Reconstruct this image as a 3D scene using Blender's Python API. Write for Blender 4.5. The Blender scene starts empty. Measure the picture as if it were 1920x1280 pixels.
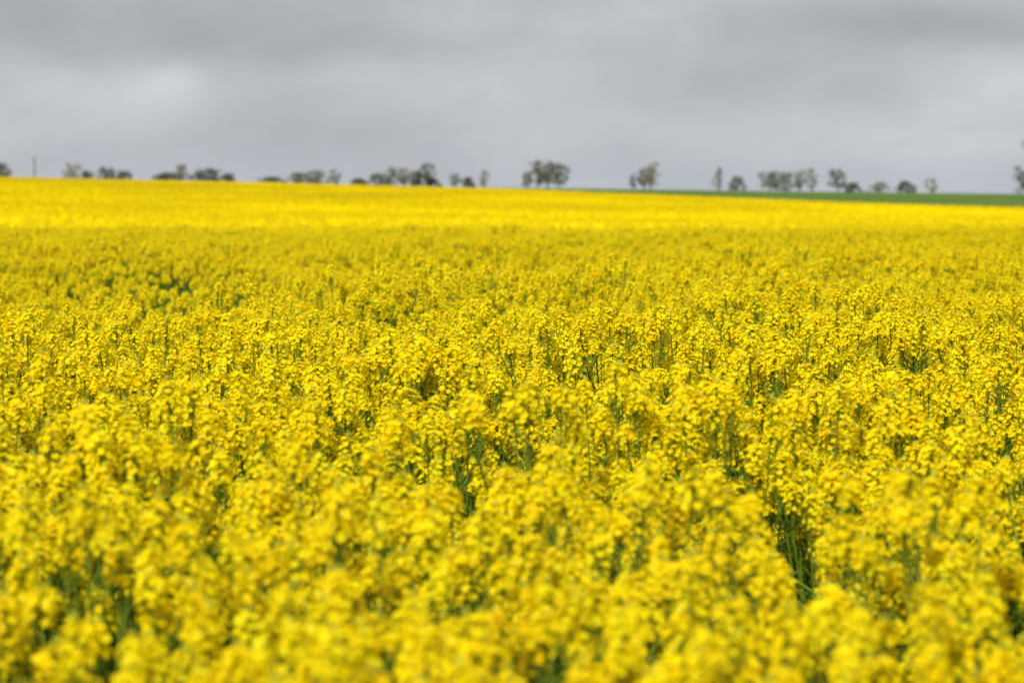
import bpy, math, random
import numpy as np
from mathutils import Vector, Matrix, noise
random.seed(7); rng=np.random.default_rng(7)
scene=bpy.context.scene
col=scene.collection
K=0.0001875   # tangent per photo pixel for a 100 mm lens
EYE=1.68; HOR=380
CAN=1.2
scene.view_settings.view_transform='Standard'
scene.view_settings.look='None'
scene.view_settings.exposure=0

# ------------------------------------------------------------ materials
def mat(name):
    m=bpy.data.materials.new(name); m.use_nodes=True
    nt=m.node_tree; nt.nodes.clear()
    out=nt.nodes.new('ShaderNodeOutputMaterial')
    return m,nt,out
def N(nt,t,**kw):
    n=nt.nodes.new(t)
    for k,v in kw.items(): setattr(n,k,v)
    return n
def ramp(nt,fac,stops):
    r=N(nt,'ShaderNodeValToRGB')
    e=r.color_ramp.elements
    while len(e)<len(stops): e.new(0.5)
    for i,(p,c) in enumerate(stops):
        e[i].position=p; e[i].color=(c[0],c[1],c[2],1)
    nt.links.new(fac,r.inputs['Fac']); return r.outputs['Color']
def leafy(name,stops,scale=30,transl=0.3,rough=0.6,spec=0.2,objrand=0.0):
    m,nt,out=mat(name)
    geo=N(nt,'ShaderNodeNewGeometry')
    no=N(nt,'ShaderNodeTexNoise'); no.inputs['Scale'].default_value=scale; no.inputs['Detail'].default_value=3
    nt.links.new(geo.outputs['Position'],no.inputs['Vector'])
    fac=no.outputs['Fac']
    if objrand>0:
        oi=N(nt,'ShaderNodeObjectInfo')
        ma=N(nt,'ShaderNodeMath',operation='MULTIPLY_ADD'); ma.inputs[1].default_value=objrand; 
        sub=N(nt,'ShaderNodeMath',operation='SUBTRACT'); sub.inputs[1].default_value=0.5
        nt.links.new(oi.outputs['Random'],sub.inputs[0]); nt.links.new(sub.outputs[0],ma.inputs[0]); nt.links.new(fac,ma.inputs[2]); fac=ma.outputs[0]
    c=ramp(nt,fac,stops)
    p=N(nt,'ShaderNodeBsdfPrincipled'); p.inputs['Roughness'].default_value=rough
    p.inputs['Specular IOR Level'].default_value=spec
    nt.links.new(c,p.inputs['Base Color'])
    t=N(nt,'ShaderNodeBsdfTranslucent'); nt.links.new(c,t.inputs['Color'])
    mx=N(nt,'ShaderNodeMixShader'); mx.inputs[0].default_value=transl
    nt.links.new(p.outputs[0],mx.inputs[1]); nt.links.new(t.outputs[0],mx.inputs[2])
    nt.links.new(mx.outputs[0],out.inputs['Surface'])
    return m
M_PETAL=leafy('canola_petal',[(0.25,(0.985,0.72,0.001)),(0.5,(0.995,0.80,0.001)),(0.75,(0.998,0.87,0.006))],22,0.45,0.5,0.12,objrand=0.25)
M_BUD=leafy('canola_bud',[(0.3,(0.45,0.48,0.03)),(0.7,(0.65,0.60,0.03))],40,0.2)
M_STEM=leafy('canola_stem',[(0.3,(0.08,0.125,0.010)),(0.7,(0.16,0.21,0.016))],18,0.05,0.75,0.06)
M_LEAF=leafy('canola_leaf',[(0.3,(0.06,0.11,0.008)),(0.7,(0.12,0.19,0.014))],14,0.35,0.75,0.06)

# ------------------------------------------------------------ terrain
def ss(a,b,v):
    t=np.clip((v-a)/(b-a),0,1); return t*t*(3-2*t)
def crest_c(x):   # canopy height on the far rise
    return 0.08+np.interp(x,[-160,-100,-61,-29,2.5,34,61,100,200],[5.6,5.3,4.75,4.1,3.25,1.98,0.9,0.1,-0.6])
def ridge(x):
    px=[-1500,0,500,1050,1500,1920,2500,4000]; py=[334,341,348,353.5,359.5,364,367,370]
    return np.interp(x,[(p-960)*0.105 for p in px],[EYE+0.105*(HOR-q) for q in py])
def ground(x,y):
    x=np.asarray(x,float); y=np.asarray(y,float); x,y=np.broadcast_arrays(x,y)
    yc=np.clip(11.8+(x+2.2)*2.8,10.0,26)
    d=y-yc
    und=-0.25*ss(0.1,3.0,d)*(1-ss(4,19,d))
    und=und+0.030*np.sin(x*1.2+y*0.45)+0.025*np.sin(y*0.8-x*0.6+1.0)+0.06*ss(-3.5,-0.2,d)*(1-ss(-0.2,1.2,d))
    und=und*ss(0.5,3,y)
    und=und*(1-ss(40,56,y))
    g=np.interp(y,[0,49,68,88,112],[0,0,-0.22,-0.46,-0.58])
    cr=crest_c(x)-CAN
    f=np.clip((y-112)/(340-112),0,1)
    g=g+(cr+0.58)*np.where(y>112,f,0)
    g=g+(-1.2)*ss(340,400,y)
    base=cr-1.2
    g=np.where(y>400, base+(ridge(x)-base)*ss(400,560,y),g)
    g=np.where(y>560, ridge(x)+(-5-ridge(x))*ss(560,1600,y),g)
    und2=0.16*np.sin(x*0.05+y*0.031)+0.10*np.sin(x*0.11-y*0.07)
    g=g+und2*ss(120,180,y)*(1-ss(300,345,y))
    return g+und
def finish(name,verts,faces,mats,smooth=False,mi=None):
    me=bpy.data.meshes.new(name); me.from_pydata(verts,[],faces)
    for m in mats: me.materials.append(m)
    if mi is not None: me.polygons.foreach_set('material_index',mi)
    if smooth: me.polygons.foreach_set('use_smooth',[True]*len(me.polygons))
    me.update(); return me
def gridmesh(name,P,m,wrap=False,smooth=True):
    R,C,_=P.shape
    idx=np.arange(R*C).reshape(R,C)
    if wrap: a=idx[:-1]; b=np.roll(idx,-1,1)[:-1]; c=np.roll(idx,-1,1)[1:]; d=idx[1:]
    else: a=idx[:-1,:-1]; b=idx[:-1,1:]; c=idx[1:,1:]; d=idx[1:,:-1]
    F=np.stack([a,b,c,d],-1).reshape(-1,4)
    me=bpy.data.meshes.new(name)
    me.vertices.add(R*C); me.vertices.foreach_set('co',P.reshape(-1).astype(np.float32))
    me.loops.add(F.size); me.loops.foreach_set('vertex_index',F.reshape(-1).astype(np.int32))
    me.polygons.add(len(F)); me.polygons.foreach_set('loop_start',np.arange(0,F.size,4,dtype=np.int32))
    me.polygons.foreach_set('use_smooth',np.full(len(F),smooth))
    me.materials.append(m); me.update(calc_edges=True); me.validate()
    return me
m,nt,out=mat('farmland')
geo=N(nt,'ShaderNodeNewGeometry'); sep=N(nt,'ShaderNodeSeparateXYZ'); nt.links.new(geo.outputs['Position'],sep.inputs[0])
n1=N(nt,'ShaderNodeTexNoise'); n1.inputs['Scale'].default_value=6; n1.inputs['Detail'].default_value=6; nt.links.new(geo.outputs['Position'],n1.inputs['Vector'])
c1=ramp(nt,n1.outputs['Fac'],[(0.35,(0.03,0.045,0.012)),(0.65,(0.06,0.09,0.018))])
mp=N(nt,'ShaderNodeMapping'); mp.inputs['Scale'].default_value=(0.02,0.12,0.1); nt.links.new(geo.outputs['Position'],mp.inputs['Vector'])
n2=N(nt,'ShaderNodeTexNoise'); n2.inputs['Scale'].default_value=2; n2.inputs['Detail'].default_value=6; nt.links.new(mp.outputs[0],n2.inputs['Vector'])
c2=ramp(nt,n2.outputs['Fac'],[(0.3,(0.07,0.125,0.026)),(0.7,(0.12,0.18,0.042))])
mr=N(nt,'ShaderNodeMapRange'); mr.inputs['From Min'].default_value=345; mr.inputs['From Max'].default_value=360; nt.links.new(sep.outputs['Y'],mr.inputs['Value'])
mx=N(nt,'ShaderNodeMix',data_type='RGBA'); nt.links.new(mr.outputs[0],mx.inputs['Factor']); nt.links.new(c1,mx.inputs['A']); nt.links.new(c2,mx.inputs['B'])
p=N(nt,'ShaderNodeBsdfPrincipled'); p.inputs['Roughness'].default_value=0.95; p.inputs['Specular IOR Level'].default_value=0.0
nt.links.new(mx.outputs['Result'],p.inputs['Base Color']); nt.links.new(p.outputs[0],out.inputs['Surface'])
M_GROUND=m
rad=np.concatenate([np.linspace(0.01,60,90),np.linspace(62,720,190),np.geomspace(740,9000,40)])
ang=np.linspace(0,2*np.pi,480,endpoint=False)
RR,AA=np.meshgrid(rad,ang,indexing='ij')
X=RR*np.sin(AA); Y=RR*np.cos(AA)
Z=ground(X,np.maximum(Y,0))
me=gridmesh('ground',np.stack([X,Y,Z],-1)[:,::-1],M_GROUND,wrap=True)
o=bpy.data.objects.new('ground',me); col.objects.link(o)
o['kind']='structure'; o['label']='gently rolling farmland ground with a green field beyond'; o['category']='ground'

# ------------------------------------------------------------ plant modelling
class MB:
    def __init__(s): s.v=[]; s.f=[]; s.m=[]
    def tube(s,pts,r0,r1,n=4,mi=0):
        b=len(s.v); L=len(pts)
        for i,pt in enumerate(pts):
            a=pts[max(i-1,0)]; c=pts[min(i+1,L-1)]; d=(c-a).normalized()
            u=d.cross(Vector((0.3,0.9,0.1))).normalized(); w=d.cross(u)
            r=r0+(r1-r0)*i/(L-1)
            for k in range(n):
                t=2*math.pi*k/n; s.v.append(pt+u*math.cos(t)*r+w*math.sin(t)*r)
        for i in range(L-1):
            for k in range(n):
                s.f.append((b+i*n+k,b+i*n+(k+1)%n,b+(i+1)*n+(k+1)%n,b+(i+1)*n+k)); s.m.append(mi)
    def poly(s,pts,mi=0):
        b=len(s.v); s.v+=pts; s.f.append(tuple(range(b,b+len(pts)))); s.m.append(mi)
    def bud(s,c,r,ax,mi=0):
        b=len(s.v); u=ax.orthogonal().normalized(); w=ax.cross(u)
        s.v+=[c-ax*r*1.4,c+u*r,c+w*r,c-u*r,c-w*r,c+ax*r*1.6]
        for k in range(4):
            s.f.append((b,b+1+(k+1)%4,b+1+k)); s.f.append((b+5,b+1+k,b+1+(k+1)%4)); s.m+=[mi,mi]
def rv(): 
    while True:
        v=Vector((random.uniform(-1,1),random.uniform(-1,1),random.uniform(-1,1)))
        if 0.05<v.length<1: return v.normalized()
def flower(mb,c,nrm,size,mi=0):
    u=nrm.orthogonal().normalized(); w=nrm.cross(u); ph=random.uniform(0,6.28)
    cup=random.uniform(0.1,1.1)
    for k in range(4):
        t=ph+k*math.pi/2+random.uniform(-.15,.15)
        d=u*math.cos(t)+w*math.sin(t); s=nrm.cross(d)
        L=size*random.uniform(.8,1.1); W=size*0.45
        a=c+d*0.12*size
        mb.poly([a-s*W*0.25,a+s*W*0.25,
                 c+d*L*0.62+s*W+nrm*cup*L*0.40,
                 c+d*L+nrm*cup*L*0.45+s*W*0.35,
                 c+d*L+nrm*cup*L*0.45-s*W*0.35,
                 c+d*L*0.62-s*W+nrm*cup*L*0.40],mi)
def leaf(mb,p,d,L,W,droop,mi=1):
    side=d.cross(Vector((0,0,1))).normalized()
    if side.length<0.1: side=Vector((1,0,0))
    b=len(mb.v); n=5
    prof=[0.25,0.85,1.0,0.7,0.05]
    for i in range(n):
        t=i/(n-1); c=p+d*L*t-Vector((0,0,1))*droop*L*t*t
        up=Vector((0,0,1))*W*0.25*prof[i]
        mb.v+=[c-side*W*prof[i]*0.5+up,c,c+side*W*prof[i]*0.5+up]
    for i in range(n-1):
        q=b+i*3
        mb.f+=[(q,q+1,q+4,q+3),(q+1,q+2,q+5,q+4)]; mb.m+=[mi,mi]
def raceme(green,base,top,size):
    ax=(top-base).normalized(); ax=(ax+Vector((0,0,0.7))).normalized()
    u=ax.orthogonal().normalized(); w=ax.cross(u)
    L=random.uniform(0.045,0.095)*size
    fb=MB(); n=int((27+260*L)*size**0.5)
    ga=random.uniform(0,6.28)
    lop=(u*random.uniform(-1,1)+w*random.uniform(-1,1))*0.005
    for i in range(n):
        s=((i+random.random())/n)
        t=ga+i*2.4+random.uniform(-.3,.3)
        rr=(0.023*(1-s**1.7)**0.6*(0.75+0.25*s)+0.004)*size*random.uniform(.6,1.2)
        radial=u*math.cos(t)+w*math.sin(t)
        ap=top-ax*L*(1-s*0.95)
        c=ap+radial*rr+ax*rr*0.5+lop
        green.tube([ap-ax*0.006,c],0.0006,0.0005,3,0)
        nn=(radial*(1.0-0.5*s)+ax*(0.4+0.9*s)+rv()*0.5).normalized()
        flower(fb,c,nn,random.uniform(0.0062,0.0086),0)
    for i in range(8):
        t=random.uniform(0,6.28); r=random.uniform(0,0.007)
        fb.bud(top+ax*random.uniform(0.0,0.009)+(u*math.cos(t)+w*math.sin(t))*r,0.0021,(ax+rv()*0.3).normalized(),1)
    for i in range(random.randint(5,11)):
        s=random.uniform(0.0,0.09); t=random.uniform(0,6.28)
        radial=u*math.cos(t)+w*math.sin(t)
        a=top-ax*(L+s); b=a+radial*0.013+ax*0.006; l=random.uniform(0.02,0.035)
        green.tube([a,b,b+(ax*0.85+radial*0.45).normalized()*l],0.0011,0.0007,3,0)
    return fb
def plant(seed,nb):
    random.seed(seed)
    g=MB(); lf=MB(); heads=[]
    H=CAN*random.uniform(0.98,1.02)
    lean=Vector((random.uniform(-.05,.05),random.uniform(-.05,.05),0))
    def main(t): return Vector((0,0,H*t))+lean*t*t+Vector((math.sin(t*5+seed)*0.008,math.cos(t*4+seed)*0.008,0))
    g.tube([main(i/7) for i in range(8)],0.0055,0.0016,5,0)
    heads.append(raceme(g,main(0.9),main(1.0),random.uniform(1.0,1.2)))
    az=random.uniform(0,6.28)
    for k in range(nb):
        az+=2.4+random.uniform(-.3,.3)
        t0=random.uniform(0.45,0.78); p0=main(t0)
        out=Vector((math.cos(az),math.sin(az),0)); spread=random.uniform(0.06,0.20)
        top=p0+out*spread; top.z=H*random.uniform(0.84,1.0)
        mid1=p0.lerp(top,0.35)+out*spread*0.25; mid2=p0.lerp(top,0.7)+out*spread*0.2
        g.tube([p0,mid1,mid2,top],0.003,0.0014,4,0)
        heads.append(raceme(g,mid2,top,random.uniform(0.75,1.1)))
        leaf(lf,p0,(out+Vector((0,0,.6))).normalized(),random.uniform(.06,.11),random.uniform(.015,.03),0.4)
        if random.random()<0.6:
            leaf(lf,mid1,(out+Vector((0,0,.9))).normalized(),random.uniform(.04,.06),.012,0.3)
    for k in range(10):
        t0=random.uniform(0.12,0.70); a=random.uniform(0,6.28)
        out=Vector((math.cos(a),math.sin(a),random.uniform(.2,.8))).normalized()
        leaf(lf,main(t0),out,random.uniform(.12,.22),random.uniform(.04,.08),0.6)
    return g,lf,heads
NV=8
protos=[]
for i in range(NV):
    g,lf,hs=plant(100+i,[9,9,10,8,10,9,9,10][i])
    gm=finish('stem',g.v,g.f,[M_STEM])
    lm=finish('foliage',lf.v,lf.f,[M_LEAF],smooth=True)
    hm=[finish('flower_head',h.v,h.f,[M_PETAL,M_BUD],mi=h.m) for h in hs]
    protos.append((gm,lm,hm))

# ------------------------------------------------------------ plant positions
def scatter(y0,y1,dens,margin,tmax=0.18):
    A=(tmax*margin*(y1**2-y0**2))+1.6*(y1-y0)
    n=int(A*dens)
    yy=rng.random(n*3)*(y1-y0)+y0
    hw=yy*tmax*margin+0.8; hm=y1*tmax*margin+0.8
    keep=rng.random(n*3)<hw/hm
    yy=yy[keep][:n]; hw=hw[keep][:n]
    xx=(rng.random(len(yy))*2-1)*hw
    return xx,yy
parts=[scatter(1.7,14,18,1.35),scatter(14,28,15,1.3),scatter(28,60,15,1.28),scatter(60,84,5,1.25)]
xx=np.concatenate([a for a,b in parts]); yy=np.concatenate([b for a,b in parts])
hn=np.array([noise.noise(Vector((x*1.6,y*1.6*0.7,3.3))) for x,y in zip(xx,yy)])
dn=np.array([noise.noise(Vector((x*4.2,y*3.2,9.1))) for x,y in zip(xx,yy)])
keep=(dn+rng.random(len(xx))*0.45)>-0.13
# thin, stunted patches in the low ground behind the little rise
stunt=np.ones(len(xx))
for (hx,hy,rx,ry) in [(-1.75,17.2,0.75,2.4),(-2.75,15.5,0.5,1.5),(-0.75,20.0,0.6,2.6),(-3.0,24,1.0,2.5),(0.4,24.5,0.6,2.5)]:
    r2=((xx-hx)/rx)**2+((yy-hy)/ry)**2
    keep&=~((r2<1)&(rng.random(len(xx))<0.72))
    stunt-=0.10*np.exp(-r2)
xx=xx[keep];yy=yy[keep];hn=hn[keep];stunt=stunt[keep]
zz=ground(xx,yy)-0.01
nearf=ss(3,8,yy); farf=1-0.3*ss(22,34,yy)
sc=1.0+(hn*(0.06+0.06*nearf)+rng.normal(0,1,len(xx))*(0.03+0.012*nearf))*farf; sc=np.clip(sc*stunt,0.8,1.05+0.06*nearf)
rz=rng.random(len(xx))*6.283
var=rng.integers(0,NV,len(xx))
tx=rng.normal(0,0.05,len(xx)); ty=rng.normal(0,0.05,len(xx))
inview=(np.abs(xx)<yy*0.18+0.02)&(yy>2.35)
order=np.argsort(yy+np.where(inview,0,1e6))
indiv=order[:300]
isind=np.zeros(len(xx),bool); isind[indiv]=True
srcobjs={}
for i in indiv:
    v=int(var[i]); gm,lm,hm=protos[v]
    e=bpy.data.objects.new('canola_plant',None); e.empty_display_size=0.05
    col.objects.link(e)
    e.location=(xx[i],yy[i],zz[i]); e.rotation_euler=(tx[i],ty[i],rz[i]); e.scale=(sc[i],)*3
    e['label']='flowering canola plant with bright yellow heads on green stems'
    e['category']='plant'; e['group']='canola plants growing in the field'
    ch=[]
    for nm,me in [('stem',gm),('foliage',lm)]+[('flower_head',h) for h in hm]:
        c=bpy.data.objects.new(nm,me); c.parent=e; col.objects.link(c); ch.append(c)
    if v not in srcobjs: srcobjs[v]=ch
a1=scatter(106,165,4.5,1.25); a2=scatter(165,344,2.4,1.25)
fx=np.concatenate([a1[0],a2[0]]); fy=np.concatenate([a1[1],a2[1]])
fz=ground(fx,fy)-0.10+0.06*(1-ss(110,165,fy))+rng.normal(0,0.05,len(fx))
k=~isind
PX=np.concatenate([xx[k],fx]);PY=np.concatenate([yy[k],fy]);PZ=np.concatenate([zz[k],fz])
PR=np.stack([np.concatenate([tx[k],fx*0]),np.concatenate([ty[k],fx*0]),np.concatenate([rz[k],rng.random(len(fx))*6.28])],-1)
PS=np.concatenate([sc[k],np.full(len(fx),1.0)]); PV=np.concatenate([var[k],rng.integers(0,NV,len(fx))])
print('points',len(PX))
me=bpy.data.meshes.new('canola_crop'); me.vertices.add(len(PX))
me.vertices.foreach_set('co',np.stack([PX,PY,PZ],-1).reshape(-1).astype(np.float32))
a=me.attributes.new('rot','FLOAT_VECTOR','POINT'); a.data.foreach_set('vector',PR.reshape(-1).astype(np.float32))
a=me.attributes.new('scl','FLOAT','POINT'); a.data.foreach_set('value',PS.astype(np.float32))
a=me.attributes.new('idx','INT','POINT'); a.data.foreach_set('value',PV.astype(np.int32))
crop=bpy.data.objects.new('canola_crop',me); col.objects.link(crop)
crop['kind']='stuff'; crop['label']='dense mass of yellow flowering canola across the field'; crop['category']='crop'
ng=bpy.data.node_groups.new('crop_scatter','GeometryNodeTree'); ng.is_modifier=True
ng.interface.new_socket(name='Geometry',in_out='INPUT',socket_type='NodeSocketGeometry')
ng.interface.new_socket(name='Geometry',in_out='OUTPUT',socket_type='NodeSocketGeometry')
gi=ng.nodes.new('NodeGroupInput'); go=ng.nodes.new('NodeGroupOutput')
iop=ng.nodes.new('GeometryNodeInstanceOnPoints'); jall=ng.nodes.new('GeometryNodeJoinGeometry')
for v,ch in srcobjs.items():
    j=ng.nodes.new('GeometryNodeJoinGeometry')
    for c in ch:
        oi=ng.nodes.new('GeometryNodeObjectInfo'); oi.transform_space='ORIGINAL'; oi.inputs['Object'].default_value=c
        ng.links.new(oi.outputs['Geometry'],j.inputs[0])
    g2=ng.nodes.new('GeometryNodeGeometryToInstance'); ng.links.new(j.outputs[0],g2.inputs[0]); ng.links.new(g2.outputs[0],jall.inputs[0])
def na(name,t):
    n=ng.nodes.new('GeometryNodeInputNamedAttribute'); n.data_type=t; n.inputs['Name'].default_value=name
    return [s for s in n.outputs if s.enabled and s.name=='Attribute'][0]
ng.links.new(gi.outputs[0],iop.inputs['Points']); ng.links.new(jall.outputs[0],iop.inputs['Instance'])
iop.inputs['Pick Instance'].default_value=True
ng.links.new(na('idx','INT'),iop.inputs['Instance Index'])
ng.links.new(na('rot','FLOAT_VECTOR'),iop.inputs['Rotation'])
ng.links.new(na('scl','FLOAT'),iop.inputs['Scale'])
ng.links.new(iop.outputs[0],go.inputs[0])
md=crop.modifiers.new('scatter','NODES'); md.node_group=ng

# ------------------------------------------------------------ distant canopy surface
m,nt,out=mat('canola_canopy')
geo=N(nt,'ShaderNodeNewGeometry')
n1=N(nt,'ShaderNodeTexNoise'); n1.inputs['Scale'].default_value=5; n1.inputs['Detail'].default_value=4; nt.links.new(geo.outputs['Position'],n1.inputs['Vector'])
mp=N(nt,'ShaderNodeMapping'); mp.inputs['Scale'].default_value=(0.05,0.03,0.0); mp.inputs['Rotation'].default_value=(0,0,0.1); nt.links.new(geo.outputs['Position'],mp.inputs['Vector'])
n2=N(nt,'ShaderNodeTexNoise'); n2.inputs['Scale'].default_value=1.0; n2.inputs['Detail'].default_value=4; n2.inputs['Roughness'].default_value=0.5; nt.links.new(mp.outputs[0],n2.inputs['Vector'])
md2=N(nt,'ShaderNodeMath',operation='MULTIPLY_ADD'); md2.inputs[1].default_value=0.65
nt.links.new(n2.outputs['Fac'],md2.inputs[0])
h=N(nt,'ShaderNodeMath',operation='MULTIPLY_ADD'); h.inputs[1].default_value=0.25; h.inputs[2].default_value=0.05; nt.links.new(n1.outputs['Fac'],h.inputs[0]); nt.links.new(h.outputs[0],md2.inputs[2])
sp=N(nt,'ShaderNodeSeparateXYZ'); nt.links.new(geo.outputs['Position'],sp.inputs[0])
mr=N(nt,'ShaderNodeMapRange'); mr.inputs['From Min'].default_value=145; mr.inputs['From Max'].default_value=230; mr.inputs['To Min'].default_value=0.06; mr.inputs['To Max'].default_value=-0.07; nt.links.new(sp.outputs['Y'],mr.inputs['Value'])  # slope lighting put into the colour: nearer band brighter, farther crop darker
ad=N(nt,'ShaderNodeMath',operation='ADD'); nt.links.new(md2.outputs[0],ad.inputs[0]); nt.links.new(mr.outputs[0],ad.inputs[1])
c=ramp(nt,ad.outputs[0],[(0.34,(0.38,0.28,0.006)),(0.49,(0.58,0.43,0.002)),(0.62,(0.74,0.57,0.003))])  # dark stop paints shadow in the gaps between plants
p=N(nt,'ShaderNodeBsdfPrincipled'); p.inputs['Roughness'].default_value=0.9; p.inputs['Specular IOR Level'].default_value=0.0
nt.links.new(c,p.inputs['Base Color']); nt.links.new(p.outputs[0],out.inputs['Surface'])
M_CAN=m
ys=[56.0]
while ys[-1]<346: ys.append(ys[-1]+max(0.3,ys[-1]*0.0032))
ys=np.array(ys+[347.5]); tt=np.linspace(-0.33,0.33,620)
YY,TT=np.meshgrid(ys,tt,indexing='ij'); XX=YY*TT
YY=YY+rng.normal(0,0.05,YY.shape)
ZZ=ground(XX,YY)+CAN*0.88+rng.normal(0,0.06,YY.shape)
ZZ-=0.45*(1-ss(56,68,YY))
ZZ[-1]-=1.3
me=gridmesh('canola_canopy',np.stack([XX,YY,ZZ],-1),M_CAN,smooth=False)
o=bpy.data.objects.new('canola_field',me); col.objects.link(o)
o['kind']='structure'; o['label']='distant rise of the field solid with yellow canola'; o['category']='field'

# ------------------------------------------------------------ trees
M_BARK=leafy('bark',[(0.3,(0.12,0.11,0.09)),(0.7,(0.22,0.20,0.17))],2,0.0,0.9)
M_CROWN=[leafy('gum_leaves',[(0.3,(0.15,0.16,0.11)),(0.7,(0.27,0.27,0.19))],0.9,0.38,0.8,0.1),
         leafy('mallee_leaves',[(0.3,(0.11,0.115,0.09)),(0.7,(0.21,0.21,0.16))],0.9,0.35,0.8,0.1),
         leafy('dry_gum_leaves',[(0.3,(0.22,0.21,0.13)),(0.7,(0.36,0.33,0.21))],0.9,0.38,0.8,0.1)]  # leaf tones lightened to stand in for distance haze
def tree(px,top,w,kind,leafm,label,D=545,sparse=1.0):
    random.seed(int(px*17+top*3))
    x=(px-960)*K*D; y=D; gz=float(ground(x,y))
    Ht=max(1.5,EYE+(HOR-top+1)*K*D-gz); W=w*K*D*1.15
    tb=MB(); lb=MB()
    if kind=='tall': lo,hi,nl=0.20,0.97,20
    elif kind=='round': lo,hi,nl=0.06,0.92,18
    elif kind=='column': lo,hi,nl=0.14,0.97,13
    elif kind=='open': lo,hi,nl=0.25,0.97,15
    else: lo,hi,nl=0.20,0.95,20
    fork=Vector((0,0,Ht*(0.18 if kind in('tall','flat','open') else 0.08)))
    tb.tube([Vector((0,0,-0.3)),fork*0.5+Vector((.05,0,0)),fork],0.03*Ht+.05,0.022*Ht+.03,7)
    off=random.uniform(-.15,.15)*W
    for i in range(nl):
        a=i*2.4+random.uniform(-.6,.6); t=(i+random.uniform(.1,.9))/nl
        z=Ht*(lo+(hi-lo)*t)
        if kind in('round','flat'): env=math.sqrt(max(0.05,1-(t*0.95)**2))
        else: env=math.sin(math.pi*(0.18+0.70*t))**0.6
        r=W/2*env*random.uniform(0.15,1.15)
        lr=W*random.uniform(0.07,0.18)+0.12
        if kind=='open': lr*=0.6; r=W/2*random.uniform(.5,1)
        lz=min(lr*random.uniform(.55,1.0), Ht*0.18)
        c=Vector((math.cos(a)*r+off*t,math.sin(a)*r,min(z,Ht-lz)))
        mid=fork.lerp(c,0.5)+Vector((random.uniform(-.1,.1),random.uniform(-.1,.1),-0.05*Ht))
        tb.tube([fork,mid,c],0.009*Ht+.015,0.015,5)
        n=int((55+100*lr)*sparse*random.uniform(.4,1.3))
        for q in range(n):
            d=rv(); rr=random.random()**0.5*random.choice([1,1,1,1.4])
            p=c+Vector((d.x*lr*rr,d.y*lr*rr,d.z*lz*rr))
            s=random.uniform(.06,.16); n1=rv(); u=n1.orthogonal().normalized(); v=n1.cross(u)
            lb.poly([p-u*s-v*s*.4,p+v*s*.7,p+u*s*1.1+v*s*.1,p-v*s*.8])
    e=bpy.data.objects.new('tree',None); e.location=(x,y,gz); col.objects.link(e)
    e['label']=label; e['category']='tree'; e['group']='trees along the field edge'
    for nm,mb,mt in [('trunk',tb,M_BARK),('crown',lb,leafm)]:
        c=bpy.data.objects.new(nm,finish(nm,mb.v,mb.f,[mt])); c.parent=e; col.objects.link(c)
G,MA,DR=M_CROWN
LT='slender gum tree with open crown on the skyline'
LR='low rounded dark tree at the field edge'
LF='broad flat topped tree rising behind the yellow field'
LD='pale dry looking gum tree at the field edge'
T=[(6,306,40,'flat',MA,LF),(138,305,42,'round',DR,LD),(164,320,26,'round',MA,LR),(207,313,44,'round',MA,LF),(234,320,34,'round',MA,LF),
(300,327,30,'round',MA,LR),(318,323,36,'round',MA,LR),(341,307,28,'tall',DR,LD),(377,324,32,'round',MA,LF),(403,316,56,'flat',MA,LF),(429,325,24,'round',MA,LR),(510,332,48,'round',MA,LR),
(560,324,36,'round',G,LR),(588,319,56,'round',G,LF),(630,317,18,'column',DR,LD),(672,335,34,'round',MA,LR),(708,325,40,'round',MA,LR),
(735,314,22,'column',G,LT),(757,314,34,'tall',DR,LD),(781,322,44,'round',MA,LR),(801,305,28,'tall',MA,LT),(808,333,34,'round',MA,LR),
(852,326,20,'column',G,LT),(878,333,26,'round',MA,LR),(907,320,20,'column',DR,LD),
(987,324,18,'column',MA,LT),(1008,302,34,'tall',G,LT),(1026,303,38,'tall',G,LT),(1047,309,36,'tall',G,LT),
(1187,330,12,'column',MA,LT),(1207,316,32,'tall',G,LT),(1219,304,34,'tall',DR,LD),
(1347,314,22,'column',G,LT),(1377,331,28,'round',MA,LR),(1443,321,36,'tall',G,LT),(1470,322,42,'round',MA,LR),(1497,319,32,'tall',DR,LD),(1521,317,22,'column',G,LT),
(1570,318,32,'tall',G,LT),(1597,343,30,'round',MA,LR),(1644,342,34,'round',DR,LR),(1699,340,38,'round',MA,LR),(1745,336,24,'column',DR,LD),
(1950,262,90,'open',MA,'large open gum tree with spreading limbs'),(1924,320,40,'round',MA,LR)]
for t in T:
    tree(*t,D=(548 if t[0]<1000 else 552)+(t[0]*7%9-4)*0.4,sparse=0.5 if t[3]=='column' or t[4] is DR else 0.8)

# ------------------------------------------------------------ utility pole
D=520; x=(66-960)*K*D; gz=float(ground(x,D)); ph=EYE+(HOR-292)*K*D-gz
M_POLE=leafy('weathered_timber',[(0.3,(0.16,0.15,0.14)),(0.7,(0.27,0.25,0.23))],3,0.0,0.9)
e=bpy.data.objects.new('utility_pole',None); e.location=(x,D,gz); col.objects.link(e)
e['label']='weathered timber utility pole with a short crossarm'; e['category']='utility pole'
mb=MB(); mb.tube([Vector((0,0,-.3)),Vector((0,0,ph*.5)),Vector((0,0,ph))],0.20,0.13,10)
c=bpy.data.objects.new('pole',finish('pole',mb.v,mb.f,[M_POLE],True)); c.parent=e; col.objects.link(c)
mb=MB(); mb.tube([Vector((-.4,-.2,ph-.9)),Vector((.4,-.2,ph-.9))],0.05,0.05,4)
c=bpy.data.objects.new('crossarm',finish('crossarm',mb.v,mb.f,[M_POLE])); c.parent=e; col.objects.link(c)
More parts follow.
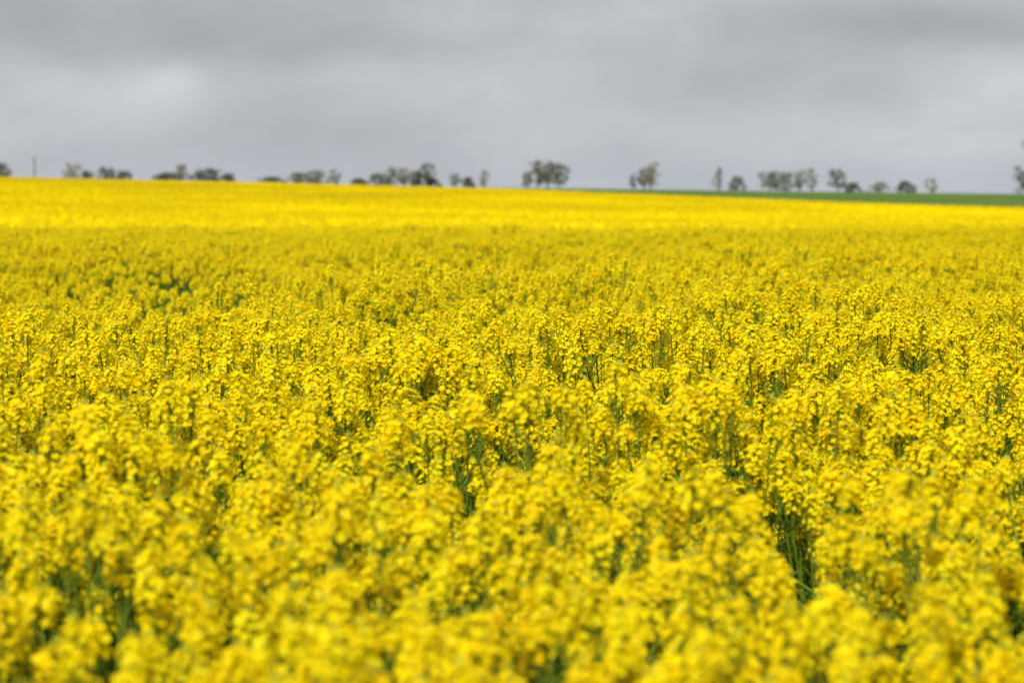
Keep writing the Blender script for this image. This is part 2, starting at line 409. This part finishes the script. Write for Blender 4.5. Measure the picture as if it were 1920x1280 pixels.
for q in (-.35,0.35):
    mb=MB(); mb.tube([Vector((q,-.2,ph-.86)),Vector((q,-.2,ph-.78)),Vector((q,-.2,ph-.7))],0.05,0.03,8)
    c=bpy.data.objects.new('insulator',finish('insulator',mb.v,mb.f,[M_POLE])); c.parent=e; col.objects.link(c)

# ------------------------------------------------------------ light
SE=math.radians(44); SA=math.radians(205)
sdir=Vector((math.sin(SA)*math.cos(SE),math.cos(SA)*math.cos(SE),math.sin(SE)))
s=bpy.data.lights.new('sun','SUN'); s.energy=5.0; s.angle=math.radians(1.5); s.color=(1,0.97,0.92)
so=bpy.data.objects.new('sun',s); so.rotation_euler=sdir.to_track_quat('Z','Y').to_euler(); col.objects.link(so)
w=bpy.data.worlds.new('World'); scene.world=w; w.use_nodes=True
nt=w.node_tree; nt.nodes.clear()
out=N(nt,'ShaderNodeOutputWorld'); bg=N(nt,'ShaderNodeBackground'); bg.inputs['Strength'].default_value=0.108
nt.links.new(bg.outputs[0],out.inputs[0])
sky=N(nt,'ShaderNodeTexSky',sky_type='NISHITA'); sky.sun_disc=False; sky.sun_elevation=SE; sky.sun_rotation=SA
tc=N(nt,'ShaderNodeTexCoord'); sx=N(nt,'ShaderNodeSeparateXYZ'); nt.links.new(tc.outputs['Generated'],sx.inputs[0])
def M(op,a,b=None,c=None,clamp=False):
    n=N(nt,'ShaderNodeMath',operation=op); n.use_clamp=clamp
    for i,v in enumerate((a,b,c)):
        if v is None: continue
        if isinstance(v,(int,float)): n.inputs[i].default_value=v
        else: nt.links.new(v,n.inputs[i])
    return n.outputs[0]
def cloudnoise(scl,loc,rough,det):
    mp=N(nt,'ShaderNodeMapping'); mp.inputs['Scale'].default_value=scl; mp.inputs['Rotation'].default_value=(0,0.08,0); mp.inputs['Location'].default_value=loc
    nt.links.new(tc.outputs['Generated'],mp.inputs[0])
    n1=N(nt,'ShaderNodeTexNoise'); n1.inputs['Scale'].default_value=1; n1.inputs['Detail'].default_value=det; n1.inputs['Roughness'].default_value=rough; n1.inputs['Distortion'].default_value=0.5
    nt.links.new(mp.outputs[0],n1.inputs[0]); return n1.outputs['Fac']
na1=cloudnoise((9,9,24),(1.3,0.4,2.1),0.5,5)
na2=cloudnoise((30,30,55),(4.3,2.4,0.1),0.5,4)
def P(px,py): return ((px-960)*K,(HOR-py)*K)
blobs=[(270,175,160,60,.12),(335,155,45,35,.08),(110,230,260,80,.05),(640,128,110,30,.08),(150,40,420,70,-.13),(520,95,260,35,-.07),(950,150,260,120,.04),
       (1700,45,380,40,-.15),(1450,25,200,40,-.04),(1560,225,300,32,.10),(1850,150,180,40,.09),(700,235,500,50,-.04),(1250,150,400,60,-.03),(1650,280,400,35,.05),(1880,75,120,20,-.06),(1000,30,300,40,.05)]
acc=M('MULTIPLY_ADD',na1,0.34,-0.17)
acc=M('ADD',acc,M('MULTIPLY_ADD',na2,0.18,-0.09))
fr=M('GREATER_THAN',sx.outputs['Y'],0)
for px,py,rx,ry,st in blobs:
    a,b=P(px,py)
    dx=M('MULTIPLY',M('SUBTRACT',sx.outputs['X'],a),1/(rx*K)); dz=M('MULTIPLY',M('SUBTRACT',sx.outputs['Z'],b),1/(ry*K))
    r2=M('ADD',M('MULTIPLY',dx,dx),M('MULTIPLY',dz,dz))
    g=M('EXPONENT',M('MULTIPLY',r2,-0.8))
    acc=M('MULTIPLY_ADD',M('MULTIPLY',g,fr),st,acc)
v=M('ADD',acc,0.52)
cr=N(nt,'ShaderNodeValToRGB'); nt.links.new(v,cr.inputs[0])
e=cr.color_ramp.elements; e[0].position=0.28; e[0].color=(0.315,0.327,0.355,1); e[1].position=0.72; e[1].color=(0.61,0.63,0.66,1)
m2=e.new(0.5); m2.color=(0.44,0.455,0.487,1)
hz=M('MULTIPLY',M('EXPONENT',M('MULTIPLY',M('ABSOLUTE',sx.outputs['Z']),-50)),0.6)
hm_=N(nt,'ShaderNodeMix',data_type='RGBA'); nt.links.new(hz,hm_.inputs['Factor']); nt.links.new(cr.outputs[0],hm_.inputs['A']); hm_.inputs['B'].default_value=(0.46,0.50,0.56,1)
sc10=N(nt,'ShaderNodeVectorMath',operation='SCALE'); sc10.inputs['Scale'].default_value=10; nt.links.new(hm_.outputs['Result'],sc10.inputs[0])
mx=N(nt,'ShaderNodeMix',data_type='RGBA'); mx.inputs['Factor'].default_value=0.95
nt.links.new(sky.outputs[0],mx.inputs['A']); nt.links.new(sc10.outputs[0],mx.inputs['B'])
nt.links.new(mx.outputs['Result'],bg.inputs['Color'])

# ------------------------------------------------------------ camera
cd=bpy.data.cameras.new('camera'); cd.lens=100; cd.sensor_width=36; cd.clip_start=0.05; cd.clip_end=20000
cd.dof.use_dof=True; cd.dof.focus_distance=9.2; cd.dof.aperture_fstop=5.6
co=bpy.data.objects.new('camera',cd); co.location=(0,0,EYE)
co.rotation_euler=(math.radians(90)-math.atan((640-HOR)*K),0,0); col.objects.link(co)
scene.camera=co
